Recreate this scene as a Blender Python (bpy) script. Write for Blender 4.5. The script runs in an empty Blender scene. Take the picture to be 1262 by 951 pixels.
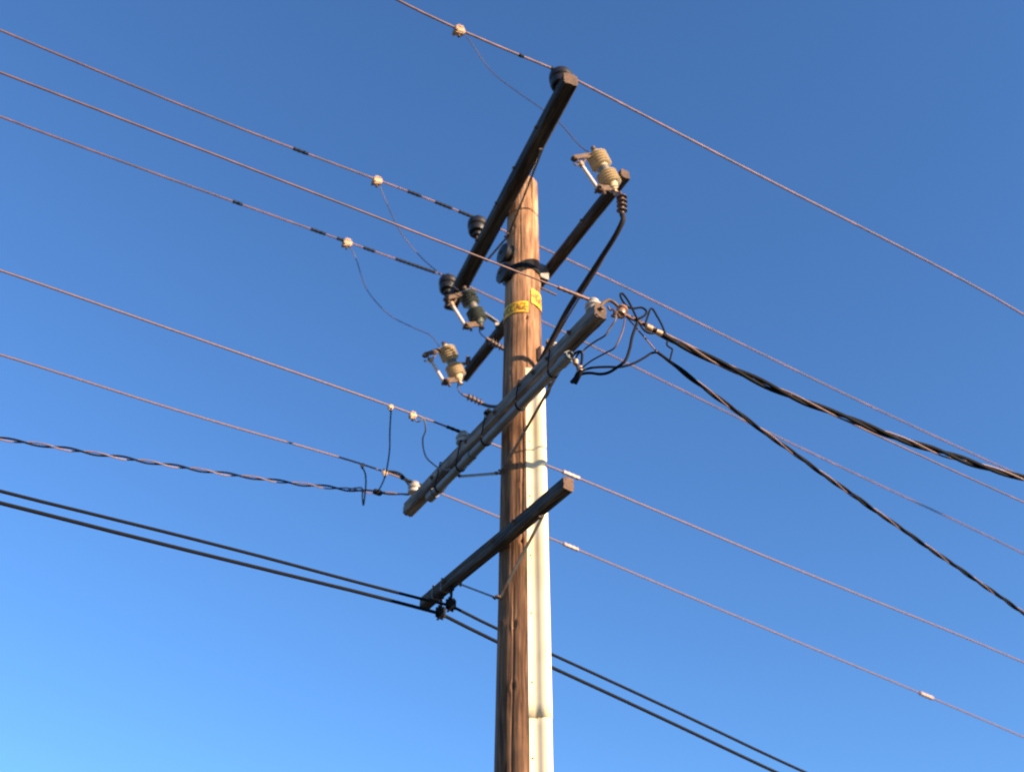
import bpy, bmesh, math, random
from mathutils import Vector as V, Matrix, noise
random.seed(7)
PI=math.pi
sc=bpy.context.scene
COL=sc.collection
D = {
'W1': [(-21.801,-14.105,11.193),(-13.487,-9.305,10.265),(-7.252,-5.705,9.75),(-3.511,-3.545,9.516),(-1.017,-2.105,9.391),(-0.915,-2.046,9.389),(-0.813,-1.987,9.391),(-0.711,-1.929,9.396),(-0.609,-1.87,9.404),(-0.507,-1.811,9.414),(-0.405,-1.752,9.427),(-0.303,-1.693,9.441),(-0.201,-1.634,9.455),(-0.099,-1.575,9.471),(0.003,-1.516,9.487),(0.105,-1.457,9.503),(0.207,-1.399,9.518),(0.309,-1.34,9.534),(0.694,-1.118,9.529),(1.078,-0.896,9.521),(1.462,-0.674,9.512),(1.846,-0.452,9.504),(2.231,-0.23,9.499),(2.615,-0.008,9.496),(2.999,0.213,9.496),(3.384,0.435,9.497),(3.768,0.657,9.496),(4.152,0.879,9.491),(4.537,1.101,9.478),(4.921,1.323,9.452),(5.305,1.545,9.407),(7.799,2.985,9.054),(11.541,5.145,8.572),(17.776,8.745,7.893),(26.09,13.545,7.23)],
'W2': [(-25.128,-13.718,10.161),(-16.814,-8.918,9.696),(-10.578,-5.318,9.529),(-6.837,-3.158,9.503),(-4.343,-1.718,9.517),(-4.043,-1.544,9.52),(-3.742,-1.371,9.524),(-3.442,-1.198,9.53),(-3.142,-1.024,9.539),(-2.842,-0.851,9.553),(-2.542,-0.677,9.57),(-2.241,-0.504,9.592),(-1.941,-0.331,9.616),(-1.641,-0.157,9.643),(-1.341,0.016,9.669),(-1.04,0.189,9.693),(-0.74,0.363,9.711),(-0.44,0.536,9.721),(0.083,0.838,9.712),(0.606,1.14,9.688),(1.129,1.442,9.653),(1.653,1.744,9.612),(2.176,2.046,9.568),(2.699,2.348,9.525),(3.222,2.65,9.485),(3.745,2.952,9.448),(4.268,3.254,9.416),(4.791,3.556,9.387),(5.314,3.858,9.362),(5.837,4.16,9.339),(6.361,4.462,9.315),(8.855,5.902,9.204),(12.596,8.062,9.085),(18.831,11.662,9.01),(27.145,16.462,9.153)],
'W4': [(-25.412,-12.884,9.685),(-17.098,-8.084,9.387),(-10.863,-4.484,9.345),(-7.122,-2.324,9.395),(-4.628,-0.884,9.459),(-4.33,-0.712,9.47),(-4.033,-0.541,9.483),(-3.736,-0.369,9.498),(-3.439,-0.197,9.515),(-3.142,-0.026,9.532),(-2.844,0.146,9.551),(-2.547,0.317,9.57),(-2.25,0.489,9.589),(-1.953,0.66,9.61),(-1.655,0.832,9.631),(-1.358,1.004,9.653),(-1.061,1.175,9.676),(-0.764,1.347,9.701),(-0.191,1.678,9.649),(0.382,2.008,9.586),(0.954,2.339,9.517),(1.527,2.67,9.446),(2.1,3.0,9.376),(2.673,3.331,9.309),(3.245,3.662,9.247),(3.818,3.992,9.188),(4.391,4.323,9.134),(4.964,4.654,9.081),(5.537,4.984,9.027),(6.109,5.315,8.969),(6.682,5.646,8.901),(9.176,7.086,8.588),(12.917,9.246,8.166),(19.153,12.846,7.586),(27.467,17.646,7.056)],
'W5': [(-24.494,-13.435,7.665),(-16.18,-8.635,7.205),(-9.945,-5.035,7.041),(-6.203,-2.875,7.018),(-3.709,-1.435,7.033),(-3.462,-1.292,7.035),(-3.214,-1.149,7.034),(-2.967,-1.006,7.033),(-2.719,-0.863,7.031),(-2.471,-0.72,7.029),(-2.224,-0.577,7.028),(-1.976,-0.434,7.027),(-1.728,-0.291,7.027),(-1.481,-0.148,7.025),(-1.233,-0.005,7.023),(-0.986,0.138,7.019),(-0.738,0.281,7.011),(-0.49,0.424,6.998),(-0.057,0.674,6.979),(0.376,0.924,6.948),(0.809,1.174,6.911),(1.243,1.424,6.87),(1.676,1.674,6.828),(2.109,1.925,6.787),(2.542,2.175,6.749),(2.976,2.425,6.714),(3.409,2.675,6.68),(3.842,2.925,6.648),(4.276,3.175,6.615),(4.709,3.426,6.579),(5.142,3.676,6.535),(7.636,5.116,6.27),(11.378,7.276,5.919),(17.613,10.876,5.459),(25.927,15.676,5.086)],
'W6': [(-24.798,-12.557,7.297),(-16.484,-7.757,6.968),(-10.249,-4.157,6.902),(-6.507,-1.997,6.938),(-4.013,-0.557,6.992),(-3.778,-0.421,6.995),(-3.542,-0.285,6.994),(-3.306,-0.149,6.992),(-3.071,-0.013,6.991),(-2.835,0.123,6.993),(-2.599,0.259,6.998),(-2.364,0.395,7.005),(-2.128,0.531,7.015),(-1.893,0.667,7.026),(-1.657,0.803,7.034),(-1.421,0.939,7.038),(-1.186,1.075,7.033),(-0.95,1.211,7.015),(-0.463,1.492,6.964),(0.025,1.774,6.91),(0.512,2.055,6.852),(0.999,2.336,6.792),(1.486,2.618,6.732),(1.974,2.899,6.671),(2.461,3.18,6.611),(2.948,3.462,6.551),(3.435,3.743,6.492),(3.923,4.024,6.433),(4.41,4.306,6.373),(4.897,4.587,6.311),(5.384,4.868,6.247),(7.879,6.308,5.919),(11.62,8.468,5.475),(17.855,12.068,4.858),(26.169,16.868,4.278)],
'W3': [(-23.772,-15.261,6.668),(-15.458,-10.461,6.514),(-9.222,-6.861,6.58),(-5.481,-4.701,6.694),(-2.987,-3.261,6.801),(-2.72,-3.107,6.814),(-2.452,-2.953,6.826),(-2.185,-2.798,6.838),(-1.917,-2.644,6.851),(-1.65,-2.489,6.862),(-1.383,-2.335,6.874),(-1.115,-2.181,6.886),(-0.848,-2.026,6.897),(-0.581,-1.872,6.908),(-0.313,-1.718,6.919),(-0.046,-1.563,6.929),(0.222,-1.409,6.94),(0.489,-1.254,6.95)],
'W10': [(0.689,-1.234,6.87),(0.962,-1.076,6.841),(1.235,-0.918,6.814),(1.508,-0.761,6.788),(1.781,-0.603,6.764),(2.053,-0.446,6.741),(2.326,-0.288,6.719),(2.599,-0.131,6.699),(2.872,0.027,6.68),(3.145,0.184,6.663),(3.418,0.342,6.646),(3.691,0.499,6.631),(3.964,0.657,6.618),(4.236,0.814,6.606),(6.731,2.254,6.514),(10.472,4.414,6.422),(16.707,8.014,6.394),(25.021,12.814,6.599)],
'W8': [(-24.107,-13.143,5.882),(-15.793,-8.343,5.472),(-9.557,-4.743,5.347),(-5.816,-2.583,5.346),(-3.322,-1.143,5.377),(-3.107,-1.019,5.381),(-2.893,-0.895,5.388),(-2.678,-0.771,5.394),(-2.464,-0.648,5.4),(-2.249,-0.524,5.405),(-2.035,-0.4,5.409),(-1.82,-0.276,5.412),(-1.606,-0.152,5.413),(-1.391,-0.028,5.413),(-1.177,0.096,5.414),(-0.962,0.219,5.416),(-0.748,0.343,5.42),(-0.533,0.467,5.429),(-0.309,0.597,5.371),(-0.084,0.726,5.319),(0.14,0.856,5.27),(0.365,0.986,5.224),(0.589,1.115,5.178),(0.814,1.245,5.131),(1.038,1.374,5.083),(1.263,1.504,5.035),(1.487,1.634,4.985),(1.712,1.763,4.934),(1.936,1.893,4.883),(2.161,2.022,4.834),(2.385,2.152,4.788),(4.879,3.592,4.308),(8.621,5.752,3.634),(14.856,9.352,2.636),(23.17,14.152,1.547)],
'W9': [(-24.163,-12.993,5.978),(-15.849,-8.193,5.533),(-9.613,-4.593,5.38),(-5.872,-2.433,5.364),(-3.378,-0.993,5.383),(-3.165,-0.871,5.386),(-2.953,-0.748,5.389),(-2.74,-0.625,5.391),(-2.528,-0.503,5.395),(-2.316,-0.38,5.399),(-2.103,-0.257,5.404),(-1.891,-0.135,5.409),(-1.678,-0.012,5.414),(-1.466,0.111,5.42),(-1.253,0.233,5.425),(-1.041,0.356,5.428),(-0.828,0.479,5.43),(-0.616,0.601,5.429),(-0.402,0.725,5.373),(-0.189,0.848,5.321),(0.024,0.971,5.273),(0.237,1.094,5.227),(0.451,1.217,5.181),(0.664,1.34,5.136),(0.877,1.463,5.09),(1.09,1.586,5.043),(1.304,1.709,4.995),(1.517,1.833,4.947),(1.73,1.956,4.898),(1.943,2.079,4.85),(2.156,2.202,4.803),(4.651,3.642,4.283),(8.392,5.802,3.55),(14.627,9.402,2.452),(22.941,14.202,1.23)],
'C1': [(0.889,-1.144,6.797),(1.127,-1.039,6.733),(1.364,-0.933,6.677),(1.602,-0.827,6.629),(1.839,-0.722,6.587),(2.076,-0.616,6.551),(2.314,-0.51,6.522),(2.551,-0.405,6.498),(2.789,-0.299,6.48),(3.026,-0.193,6.466),(3.263,-0.087,6.457),(3.501,0.018,6.452),(3.738,0.124,6.451),(3.976,0.23,6.453),(6.607,1.401,6.503),(10.553,3.158,6.626),(17.131,6.087,6.955),(25.901,9.991,7.636)],
'C2': [(0.689,-1.234,6.87),(0.953,-1.012,6.682),(1.231,-0.779,6.627),(1.508,-0.546,6.578),(1.786,-0.313,6.532),(2.064,-0.08,6.49),(2.341,0.153,6.452),(2.619,0.386,6.415),(2.897,0.619,6.381),(3.175,0.852,6.349),(3.452,1.085,6.318),(3.73,1.318,6.287),(4.008,1.551,6.257),(4.286,1.784,6.226),(4.563,2.017,6.195),(6.769,3.868,5.955),(10.079,6.645,5.641),(15.594,11.273,5.242),(22.948,17.444,4.952)],
'W7': [(-24.676,-12.362,3.328),(-16.362,-7.562,4.327),(-10.127,-3.962,5.257),(-6.386,-1.802,5.89),(-3.892,-0.362,6.343),(-3.668,-0.233,6.384),(-3.445,-0.104,6.424),(-3.222,0.025,6.464),(-2.999,0.154,6.504),(-2.775,0.283,6.545),(-2.552,0.412,6.586),(-2.329,0.541,6.63),(-2.106,0.669,6.676),(-1.882,0.798,6.724),(-1.659,0.927,6.776),(-1.436,1.056,6.831),(-1.213,1.185,6.891),(-0.99,1.314,6.956)],
'kc1': [(-0.538,-1.829,9.411)],
'kc2': [(-1.391,-0.013,9.665)],
'kc3': [(-1.762,0.77,9.623)],
'kc4': [(-1.069,0.09,7.02)],
'kc5': [(-0.897,0.19,7.016)],
'kc6': [(-1.39,0.957,7.037)],
'kc7': [(-1.2,1.067,7.033)],
's5': [(0.592,1.049,6.93)],
's6': [(0.347,1.96,6.872)],
's6b': [(4.213,4.192,6.397)],
'sp7': [(-1.267,1.154,6.877)],
'c1a': [(0.907,-1.136,6.792)],
'c1b': [(0.961,-1.112,6.778)],
'i1': [(0.309,-1.34,9.534)],
'i2': [(-0.44,0.536,9.721)],
'i3': [(-0.764,1.347,9.701)],
'j1': [(0.489,-1.254,6.95)],
'j2': [(-0.49,0.424,6.998)],
'j3': [(-0.95,1.211,7.015)],
'Pd': [(0.689,-1.234,6.87)],
'Ps': [(0.889,-1.144,6.797)],
'P8': [(-0.533,0.467,5.429)],
'P9': [(-0.616,0.601,5.429)],
'P7': [(-0.99,1.314,6.956)],
'cA': [(0.657,-1.058,8.597)],
'cB': [(-0.466,0.767,8.735)],
'cC': [(-0.675,1.25,8.445)],
'J1': [(-0.538,-1.829,9.411),(-0.516,-0.727,10.865),(-0.334,-0.511,10.739),(-0.039,-0.659,10.155),(0.151,-0.806,9.745),(0.314,-0.937,9.359),(0.472,-1.046,8.919),(0.541,-1.125,8.73)],
'J2': [(-1.391,-0.013,9.665),(-1.296,0.125,9.483),(-1.177,0.467,9.431),(-0.981,0.645,9.276),(-0.835,0.712,9.166),(-0.69,0.781,9.058),(-0.582,0.7,8.868)],
'J3': [(-1.762,0.77,9.623),(-1.67,0.817,9.453),(-1.577,1.202,9.36),(-1.341,1.297,9.112),(-1.078,1.267,8.912),(-0.908,1.246,8.798),(-0.791,1.183,8.578)],
'RA_lead': [(0.727,-1.018,8.405),(0.726,-1.158,8.226),(0.754,-1.185,8.177)],
'RA_term': [(0.754,-1.186,8.186),(0.763,-1.192,8.122),(0.76,-1.156,7.957)],
'RA': [(0.76,-1.157,7.965),(0.765,-1.167,7.899),(0.722,-1.1,7.825),(0.605,-0.91,7.731),(0.48,-0.707,7.644),(0.358,-0.508,7.554),(0.258,-0.346,7.436),(0.175,-0.213,7.334),(0.13,-0.141,7.256),(0.117,-0.122,7.161)],
'RA2': [(0.748,-1.075,7.906),(0.621,-0.877,7.746),(0.501,-0.687,7.636),(0.384,-0.502,7.534),(0.278,-0.334,7.429),(0.201,-0.214,7.333),(0.156,-0.145,7.227),(0.136,-0.116,7.166)],
'RB_lead': [(-0.396,0.808,8.544),(-0.401,0.874,8.529),(-0.367,0.837,8.436),(-0.326,0.785,8.36)],
'RB_term': [(-0.334,0.778,8.364),(-0.257,0.833,8.342),(-0.165,0.887,8.318)],
'RC_lead': [(-0.605,1.29,8.253),(-0.614,1.344,8.217),(-0.587,1.321,8.128),(-0.552,1.276,8.064)],
'RC_term': [(-0.56,1.27,8.069),(-0.467,1.318,8.058),(-0.359,1.381,8.039)],
'RC': [(-0.366,1.374,8.034),(-0.299,1.218,7.89),(-0.227,1.051,7.758),(-0.136,0.835,7.612)],
'K1': [(-1.069,0.09,7.02),(-1.066,0.085,6.977),(-1.09,0.3,6.931),(-1.105,0.5,6.867),(-1.163,0.811,6.831),(-1.226,1.032,6.852),(-1.268,1.155,6.881)],
'K2': [(-0.877,0.156,6.942),(-0.856,0.157,6.914),(-0.829,0.146,6.918),(-0.804,0.144,6.942),(-0.794,0.162,6.922),(-0.789,0.237,6.896),(-0.824,0.401,6.916),(-0.821,0.505,6.881),(-0.797,0.548,6.832),(-0.743,0.54,6.767),(-0.685,0.521,6.709),(-0.58,0.464,6.652)],
'K3': [(-1.201,1.069,7.043),(-1.128,1.112,7.068),(-1.072,1.149,7.067),(-1.026,1.222,7.056),(-0.985,1.272,7.046)],
'K3b': [(-1.232,1.122,7.096),(-1.143,1.128,7.062),(-1.069,1.135,7.032),(-1.011,1.177,6.991),(-0.985,1.231,6.967)],
'K4': [(-1.387,0.951,7.0),(-1.358,0.939,6.932),(-1.349,0.967,6.875),(-1.354,1.025,6.829),(-1.379,1.167,6.753),(-1.415,1.28,6.909),(-1.437,1.367,7.051),(-1.513,1.531,7.167),(-1.632,1.785,7.314)],
'N1': [(0.346,-0.94,6.706),(0.373,-0.986,6.694),(0.394,-1.022,6.677),(0.409,-1.048,6.638),(0.406,-1.044,6.566),(0.394,-1.023,6.516)],
'N1b': [(0.394,-1.022,6.664),(0.375,-0.989,6.657),(0.368,-0.978,6.614),(0.375,-0.989,6.559),(0.381,-1.0,6.506)],
'N1c': [(0.394,-1.022,6.502),(0.375,-0.99,6.491),(0.362,-0.966,6.474),(0.338,-0.925,6.47)],
'N1d': [(0.396,-1.066,6.466),(0.385,-1.047,6.438),(0.371,-1.023,6.42),(0.355,-0.995,6.403)],
'N2': [(0.399,-1.032,6.502),(0.416,-1.046,6.513),(0.474,-1.1,6.528),(0.524,-1.149,6.526),(0.571,-1.196,6.522),(0.618,-1.242,6.52),(0.653,-1.262,6.577),(0.687,-1.268,6.677),(0.704,-1.26,6.769)],
'N3': [(0.408,-1.047,6.631),(0.432,-1.064,6.663),(0.503,-1.134,6.676),(0.567,-1.198,6.677),(0.602,-1.223,6.724),(0.637,-1.247,6.772),(0.651,-1.248,6.825)],
'N4': [(0.383,-1.003,6.474),(0.421,-1.034,6.463),(0.463,-1.07,6.438),(0.525,-1.121,6.387),(0.577,-1.163,6.367),(0.631,-1.201,6.38),(0.685,-1.235,6.41),(0.726,-1.23,6.525),(0.754,-1.205,6.658),(0.79,-1.198,6.771),(0.804,-1.197,6.81)],
'N5': [(0.399,-1.03,6.481),(0.434,-1.026,6.507),(0.481,-1.025,6.523),(0.584,-1.026,6.531),(0.682,-1.027,6.531),(0.77,-1.026,6.563),(0.862,-1.017,6.631),(0.912,-1.011,6.675),(0.953,-1.012,6.682)],
'L1': [(0.805,-1.198,6.818),(0.774,-1.215,6.903),(0.737,-1.233,6.988),(0.7,-1.247,7.035),(0.688,-1.249,7.021),(0.7,-1.241,6.973),(0.739,-1.226,6.92),(0.781,-1.215,6.919),(0.841,-1.202,6.939),(0.873,-1.192,6.917),(0.865,-1.19,6.884),(0.836,-1.194,6.853),(0.805,-1.199,6.832)],
'L2': [(0.856,-1.182,6.794),(0.878,-1.184,6.862),(0.913,-1.186,6.947),(0.958,-1.132,6.917),(0.99,-1.11,6.851),(1.01,-1.093,6.782)],
'L3': [(0.81,-1.196,6.812),(0.826,-1.187,6.773),(0.853,-1.176,6.738),(0.882,-1.167,6.727),(0.924,-1.125,6.764)],
'L4': [(1.025,-1.08,6.739),(1.016,-1.078,6.695),(1.039,-1.066,6.679),(1.054,-1.059,6.674),(1.041,-1.056,6.616),(1.028,-1.053,6.565)],
'strap': [(0.526,-1.311,6.828),(0.561,-1.28,6.912),(0.603,-1.272,6.943),(0.638,-1.261,6.93),(0.668,-1.237,6.913)],
'coil': [(0.575,-1.395,6.774),(0.592,-1.375,6.754),(0.614,-1.379,6.759),(0.622,-1.349,6.749),(0.611,-1.287,6.774),(0.633,-1.291,6.77),(0.65,-1.267,6.839),(0.679,-1.243,6.806),(0.696,-1.246,6.812)],
'grip1': [(0.689,-1.234,6.87),(0.748,-1.201,6.845),(0.819,-1.175,6.823),(0.889,-1.144,6.797)],
'b1n': [(0.122,-0.872,9.129),(-0.133,-0.085,8.831)],
'b1f': [(-0.347,0.304,8.951),(-0.133,-0.085,8.831)],
'b2n': [(0.282,-0.9,6.654),(-0.167,-0.095,6.247)],
'b2f': [(-0.468,0.385,6.552),(-0.179,-0.095,6.247)],
'b3n': [(0.104,-0.571,5.517),(-0.165,-0.1,5.191)],
'b3f': [(-0.457,0.343,5.54),(-0.176,-0.1,5.197)],
'tube': [(-0.767,0.789,6.591),(0.322,-1.038,6.623)],
'lump': [(-0.253,0.017,6.885)],
}

D={k:[V(p) for p in v] for k,v in D.items()}
NN=V((math.cos(math.radians(30)),math.sin(math.radians(30)),0))    # along the conductors, away from the camera
UU=V((.5,-.8660254,0))                                             # along the crossarms, towards the camera
UP=V((0,0,1))

# ------------------------------------------------------------ materials
def mat(name,base,rough=.7,metal=0.,var=.25,scale=30.,bump=0.,spec=.5,dirt=None,dirt_scale=6.,stretch=None):
    m=bpy.data.materials.new(name);m.use_nodes=True
    nt=m.node_tree;nd=nt.nodes;lk=nt.links
    b=nd['Principled BSDF'];b.inputs['Roughness'].default_value=rough;b.inputs['Metallic'].default_value=metal
    b.inputs['Specular IOR Level'].default_value=spec
    tc=nd.new('ShaderNodeTexCoord');mp=nd.new('ShaderNodeMapping')
    if stretch: mp.inputs['Scale'].default_value=stretch
    lk.new(tc.outputs['Object'],mp.inputs['Vector'])
    n=nd.new('ShaderNodeTexNoise');n.inputs['Scale'].default_value=scale;n.inputs['Detail'].default_value=6
    lk.new(mp.outputs['Vector'],n.inputs['Vector'])
    r=nd.new('ShaderNodeValToRGB');e=r.color_ramp.elements
    lo=[max(0,c*(1-var)) for c in base];hi=[min(1,c*(1+var)) for c in base]
    e[0].position=.3;e[0].color=(*lo,1);e[1].position=.7;e[1].color=(*hi,1)
    lk.new(n.outputs['Fac'],r.inputs['Fac']);col=r.outputs['Color']
    if dirt:
        n2=nd.new('ShaderNodeTexNoise');n2.inputs['Scale'].default_value=dirt_scale;n2.inputs['Detail'].default_value=8
        lk.new(tc.outputs['Object'],n2.inputs['Vector'])
        r2=nd.new('ShaderNodeValToRGB');r2.color_ramp.elements[0].position=.48;r2.color_ramp.elements[1].position=.68
        lk.new(n2.outputs['Fac'],r2.inputs['Fac'])
        mx=nd.new('ShaderNodeMix');mx.data_type='RGBA';mx.inputs[7].default_value=(*dirt,1)
        lk.new(r2.outputs['Color'],mx.inputs[0]);lk.new(col,mx.inputs[6]);col=mx.outputs[2]
    lk.new(col,b.inputs['Base Color'])
    if bump:
        bp=nd.new('ShaderNodeBump');bp.inputs['Strength'].default_value=bump;bp.inputs['Distance'].default_value=.01
        lk.new(n.outputs['Fac'],bp.inputs['Height']);lk.new(bp.outputs['Normal'],b.inputs['Normal'])
    return m

def wood(name,dark,mid,light,axis='z',fine=60.,rough=.85,tip=None,bump=.5):
    """weathered timber: long grain streaks, blotches and dark checks, all along the log"""
    m=bpy.data.materials.new(name);m.use_nodes=True
    nt=m.node_tree;nd=nt.nodes;lk=nt.links;b=nd['Principled BSDF']
    b.inputs['Roughness'].default_value=rough;b.inputs['Specular IOR Level'].default_value=.25
    tc=nd.new('ShaderNodeTexCoord')
    def noi(sc_along,sc_across,detail,dist=0.):
        mp=nd.new('ShaderNodeMapping');s=[sc_across]*3;s['xyz'.index(axis)]=sc_along
        mp.inputs['Scale'].default_value=s;lk.new(tc.outputs['Object'],mp.inputs['Vector'])
        n=nd.new('ShaderNodeTexNoise');n.inputs['Scale'].default_value=1;n.inputs['Detail'].default_value=detail
        n.inputs['Distortion'].default_value=dist;lk.new(mp.outputs['Vector'],n.inputs['Vector']);return n.outputs['Fac']
    g=noi(3.2,fine,10,.9);h=noi(1.1,fine*.22,6,1.1);k=noi(2.2,4.5,8,.6)
    a=nd.new('ShaderNodeMath');a.operation='MULTIPLY_ADD';a.inputs[1].default_value=.5
    lk.new(g,a.inputs[0]);a2=nd.new('ShaderNodeMath');a2.operation='MULTIPLY';a2.inputs[1].default_value=.5
    lk.new(h,a2.inputs[0]);lk.new(a2.outputs[0],a.inputs[2])
    r=nd.new('ShaderNodeValToRGB');cr=r.color_ramp
    cr.elements[0].position=.36;cr.elements[0].color=(*dark,1);cr.elements[1].position=.62;cr.elements[1].color=(*light,1)
    e=cr.elements.new(.48);e.color=(*mid,1)
    lk.new(a.outputs[0],r.inputs['Fac']);col=r.outputs['Color']
    r2=nd.new('ShaderNodeValToRGB');r2.color_ramp.elements[0].position=.35;r2.color_ramp.elements[0].color=(.6,.58,.56,1)
    r2.color_ramp.elements[1].position=.65;r2.color_ramp.elements[1].color=(1.15,1.12,1.08,1)
    lk.new(k,r2.inputs['Fac'])
    mu=nd.new('ShaderNodeMix');mu.data_type='RGBA';mu.blend_type='MULTIPLY';mu.inputs[0].default_value=1
    lk.new(col,mu.inputs[6]);lk.new(r2.outputs['Color'],mu.inputs[7]);col=mu.outputs[2]
    if tip:   # timber gets paler towards the pole top, with an uneven edge
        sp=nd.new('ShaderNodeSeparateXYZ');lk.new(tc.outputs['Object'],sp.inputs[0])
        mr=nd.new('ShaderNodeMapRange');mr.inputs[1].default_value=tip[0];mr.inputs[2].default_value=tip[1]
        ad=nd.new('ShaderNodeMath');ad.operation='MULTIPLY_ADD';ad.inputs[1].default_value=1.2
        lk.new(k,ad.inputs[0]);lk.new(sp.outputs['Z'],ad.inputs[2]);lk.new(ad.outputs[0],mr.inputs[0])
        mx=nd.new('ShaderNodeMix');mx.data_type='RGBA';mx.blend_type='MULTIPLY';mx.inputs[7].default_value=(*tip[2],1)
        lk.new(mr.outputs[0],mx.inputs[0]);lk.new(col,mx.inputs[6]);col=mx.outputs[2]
    lk.new(col,b.inputs['Base Color'])
    bp=nd.new('ShaderNodeBump');bp.inputs['Strength'].default_value=bump;bp.inputs['Distance'].default_value=.012
    lk.new(a.outputs[0],bp.inputs['Height']);lk.new(bp.outputs['Normal'],b.inputs['Normal'])
    return m

M=dict(
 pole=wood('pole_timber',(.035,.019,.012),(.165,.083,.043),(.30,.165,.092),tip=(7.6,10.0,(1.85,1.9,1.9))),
 armdark=wood('creosoted_arm_timber',(.013,.012,.012),(.044,.039,.036),(.10,.088,.08),axis='y',fine=45),
 armgrey=wood('weathered_arm_timber',(.06,.053,.05),(.19,.165,.15),(.33,.29,.265),axis='y',fine=45),
 armlow=wood('dark_arm_timber',(.015,.014,.014),(.05,.046,.044),(.11,.098,.09),axis='y',fine=45),
 pvc=mat('cream_pvc',(.82,.67,.43),.42,0,.05,3.,dirt=(.68,.53,.33),dirt_scale=2.5,stretch=(3,3,.4)),
 tube=mat('grey_conduit',(.13,.14,.15),.45,0,.12,12.,dirt=(.09,.09,.09)),
 steel=mat('galvanised_steel',(.19,.185,.18),.55,.65,.25,40.,bump=.1,dirt=(.17,.12,.08),dirt_scale=14),
 rust=mat('rusty_steel',(.12,.075,.05),.8,.3,.4,60.,bump=.2),
 dark=mat('black_hardware',(.007,.0065,.0065),.75,.0,.3,60.,spec=.2),
 rubber=mat('black_insulation',(.0045,.0042,.005),.75,0,.25,25.,spec=.15),
 copper=mat('weathered_conductor',(.12,.062,.051),.6,.35,.4,9.,dirt=(.07,.045,.04),dirt_scale=3.),
 alu=mat('bare_aluminium',(.155,.098,.092),.6,.4,.2,60.),
 thin=mat('dull_copper_lead',(.10,.075,.065),.6,.3,.3,60.),
 bronze=mat('bright_bronze',(.42,.28,.17),.5,.4,.25,60.,dirt=(.25,.15,.09),dirt_scale=22),
 sleeve=mat('pinkish_sleeve',(.42,.30,.26),.5,.4,.2,60.),
 endgrain=mat('sawn_end_grain',(.11,.062,.038),.9,0,.45,60.,bump=.3,dirt=(.06,.04,.03),dirt_scale=14),
 brown=mat('dark_brown_glaze',(.010,.007,.006),.5,0,.3,20.),
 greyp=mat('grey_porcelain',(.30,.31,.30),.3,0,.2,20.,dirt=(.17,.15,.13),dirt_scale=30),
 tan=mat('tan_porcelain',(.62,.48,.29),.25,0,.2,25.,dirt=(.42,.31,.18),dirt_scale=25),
 shadetone=mat('shade_toned_porcelain',(.10,.115,.10),.3,0,.2,25.,dirt=(.06,.06,.05),dirt_scale=25),  # cutout porcelain darkened: shade on the middle cutout put into its colour
 white=mat('white_porcelain',(.38,.34,.30),.3,0,.15,20.,dirt=(.25,.19,.14),dirt_scale=30),
 spool=mat('brown_porcelain',(.22,.115,.07),.4,0,.25,25.),
 fibre=mat('pale_fuse_tube',(.55,.45,.40),.5,0,.1,30.),
 cable=mat('cable_jacket',(.022,.016,.014),.75,0,.3,30.,spec=.2),
 redshed=mat('brown_polymer',(.10,.055,.04),.55,0,.25,40.),
 yellow=mat('yellow_tag_plastic',(.80,.43,.012),.5,0,.1,25.,dirt=(.50,.26,.03),dirt_scale=22),
 ink=mat('faded_sign_ink',(.15,.062,.01),.6,0,.2,40.),
 tape=mat('black_tape',(.006,.006,.007),.75,0,.2,60.,spec=.15),
 ground=mat('dry_grass_and_soil',(.085,.078,.06),.95,0,.4,.6,bump=.5,dirt=(.06,.07,.035),dirt_scale=.25),
)

# ------------------------------------------------------------ mesh helpers
def obj(name,bm,m,parent=None,smooth=True,bevel=0):
    me=bpy.data.meshes.new(name)
    bmesh.ops.recalc_face_normals(bm,faces=bm.faces)
    bm.to_mesh(me);bm.free()
    me.materials.append(M[m] if isinstance(m,str) else m)
    if smooth:
        me.polygons.foreach_set('use_smooth',[True]*len(me.polygons))
        try: me.set_sharp_from_angle(angle=math.radians(38))
        except Exception: pass
    o=bpy.data.objects.new(name,me);COL.objects.link(o)
    if parent:
        o.parent=parent
        p=parent
        off=V((0,0,0))
        while p: off+=V(p.location);p=p.parent
        o.location=(0,0,0)
        me.transform(Matrix.Translation(-off))
    return o
def thing(name,label,cat,loc,group=None):
    o=bpy.data.objects.new(name,None);COL.objects.link(o);o.location=loc;o.empty_display_size=.2
    o['label']=label;o['category']=cat
    if group:o['group']=group
    return o
def frames(pts):
    T=[]
    for i in range(len(pts)):
        a=pts[max(0,i-1)];b=pts[min(len(pts)-1,i+1)];T.append((b-a).normalized())
    n=T[0].orthogonal().normalized();R=[]
    for t in T:
        n=(n-t*n.dot(t));n=n.normalized() if n.length>1e-6 else t.orthogonal().normalized()
        R.append((t,n,t.cross(n)))
    return R
def smooth_path(pts,step=.02):
    P=[pts[0]*2-pts[1]]+list(pts)+[pts[-1]*2-pts[-2]];out=[]
    for i in range(1,len(P)-2):
        p0,p1,p2,p3=P[i-1:i+3]
        d1,d2,d3=[max(1e-5,(b-a).length**.5) for a,b in ((p0,p1),(p1,p2),(p2,p3))]
        m1=((p1-p0)/d1-(p2-p0)/(d1+d2)+(p2-p1)/d2)*d2
        m2=((p2-p1)/d2-(p3-p1)/(d2+d3)+(p3-p2)/d3)*d2
        k=max(2,int((p2-p1).length/step))
        for j in range(k):
            t=j/k
            out.append(p1*(2*t**3-3*t*t+1)+m1*(t**3-2*t*t+t)+p2*(-2*t**3+3*t*t)+m2*(t**3-t*t))
    out.append(pts[-1]);return out
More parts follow.
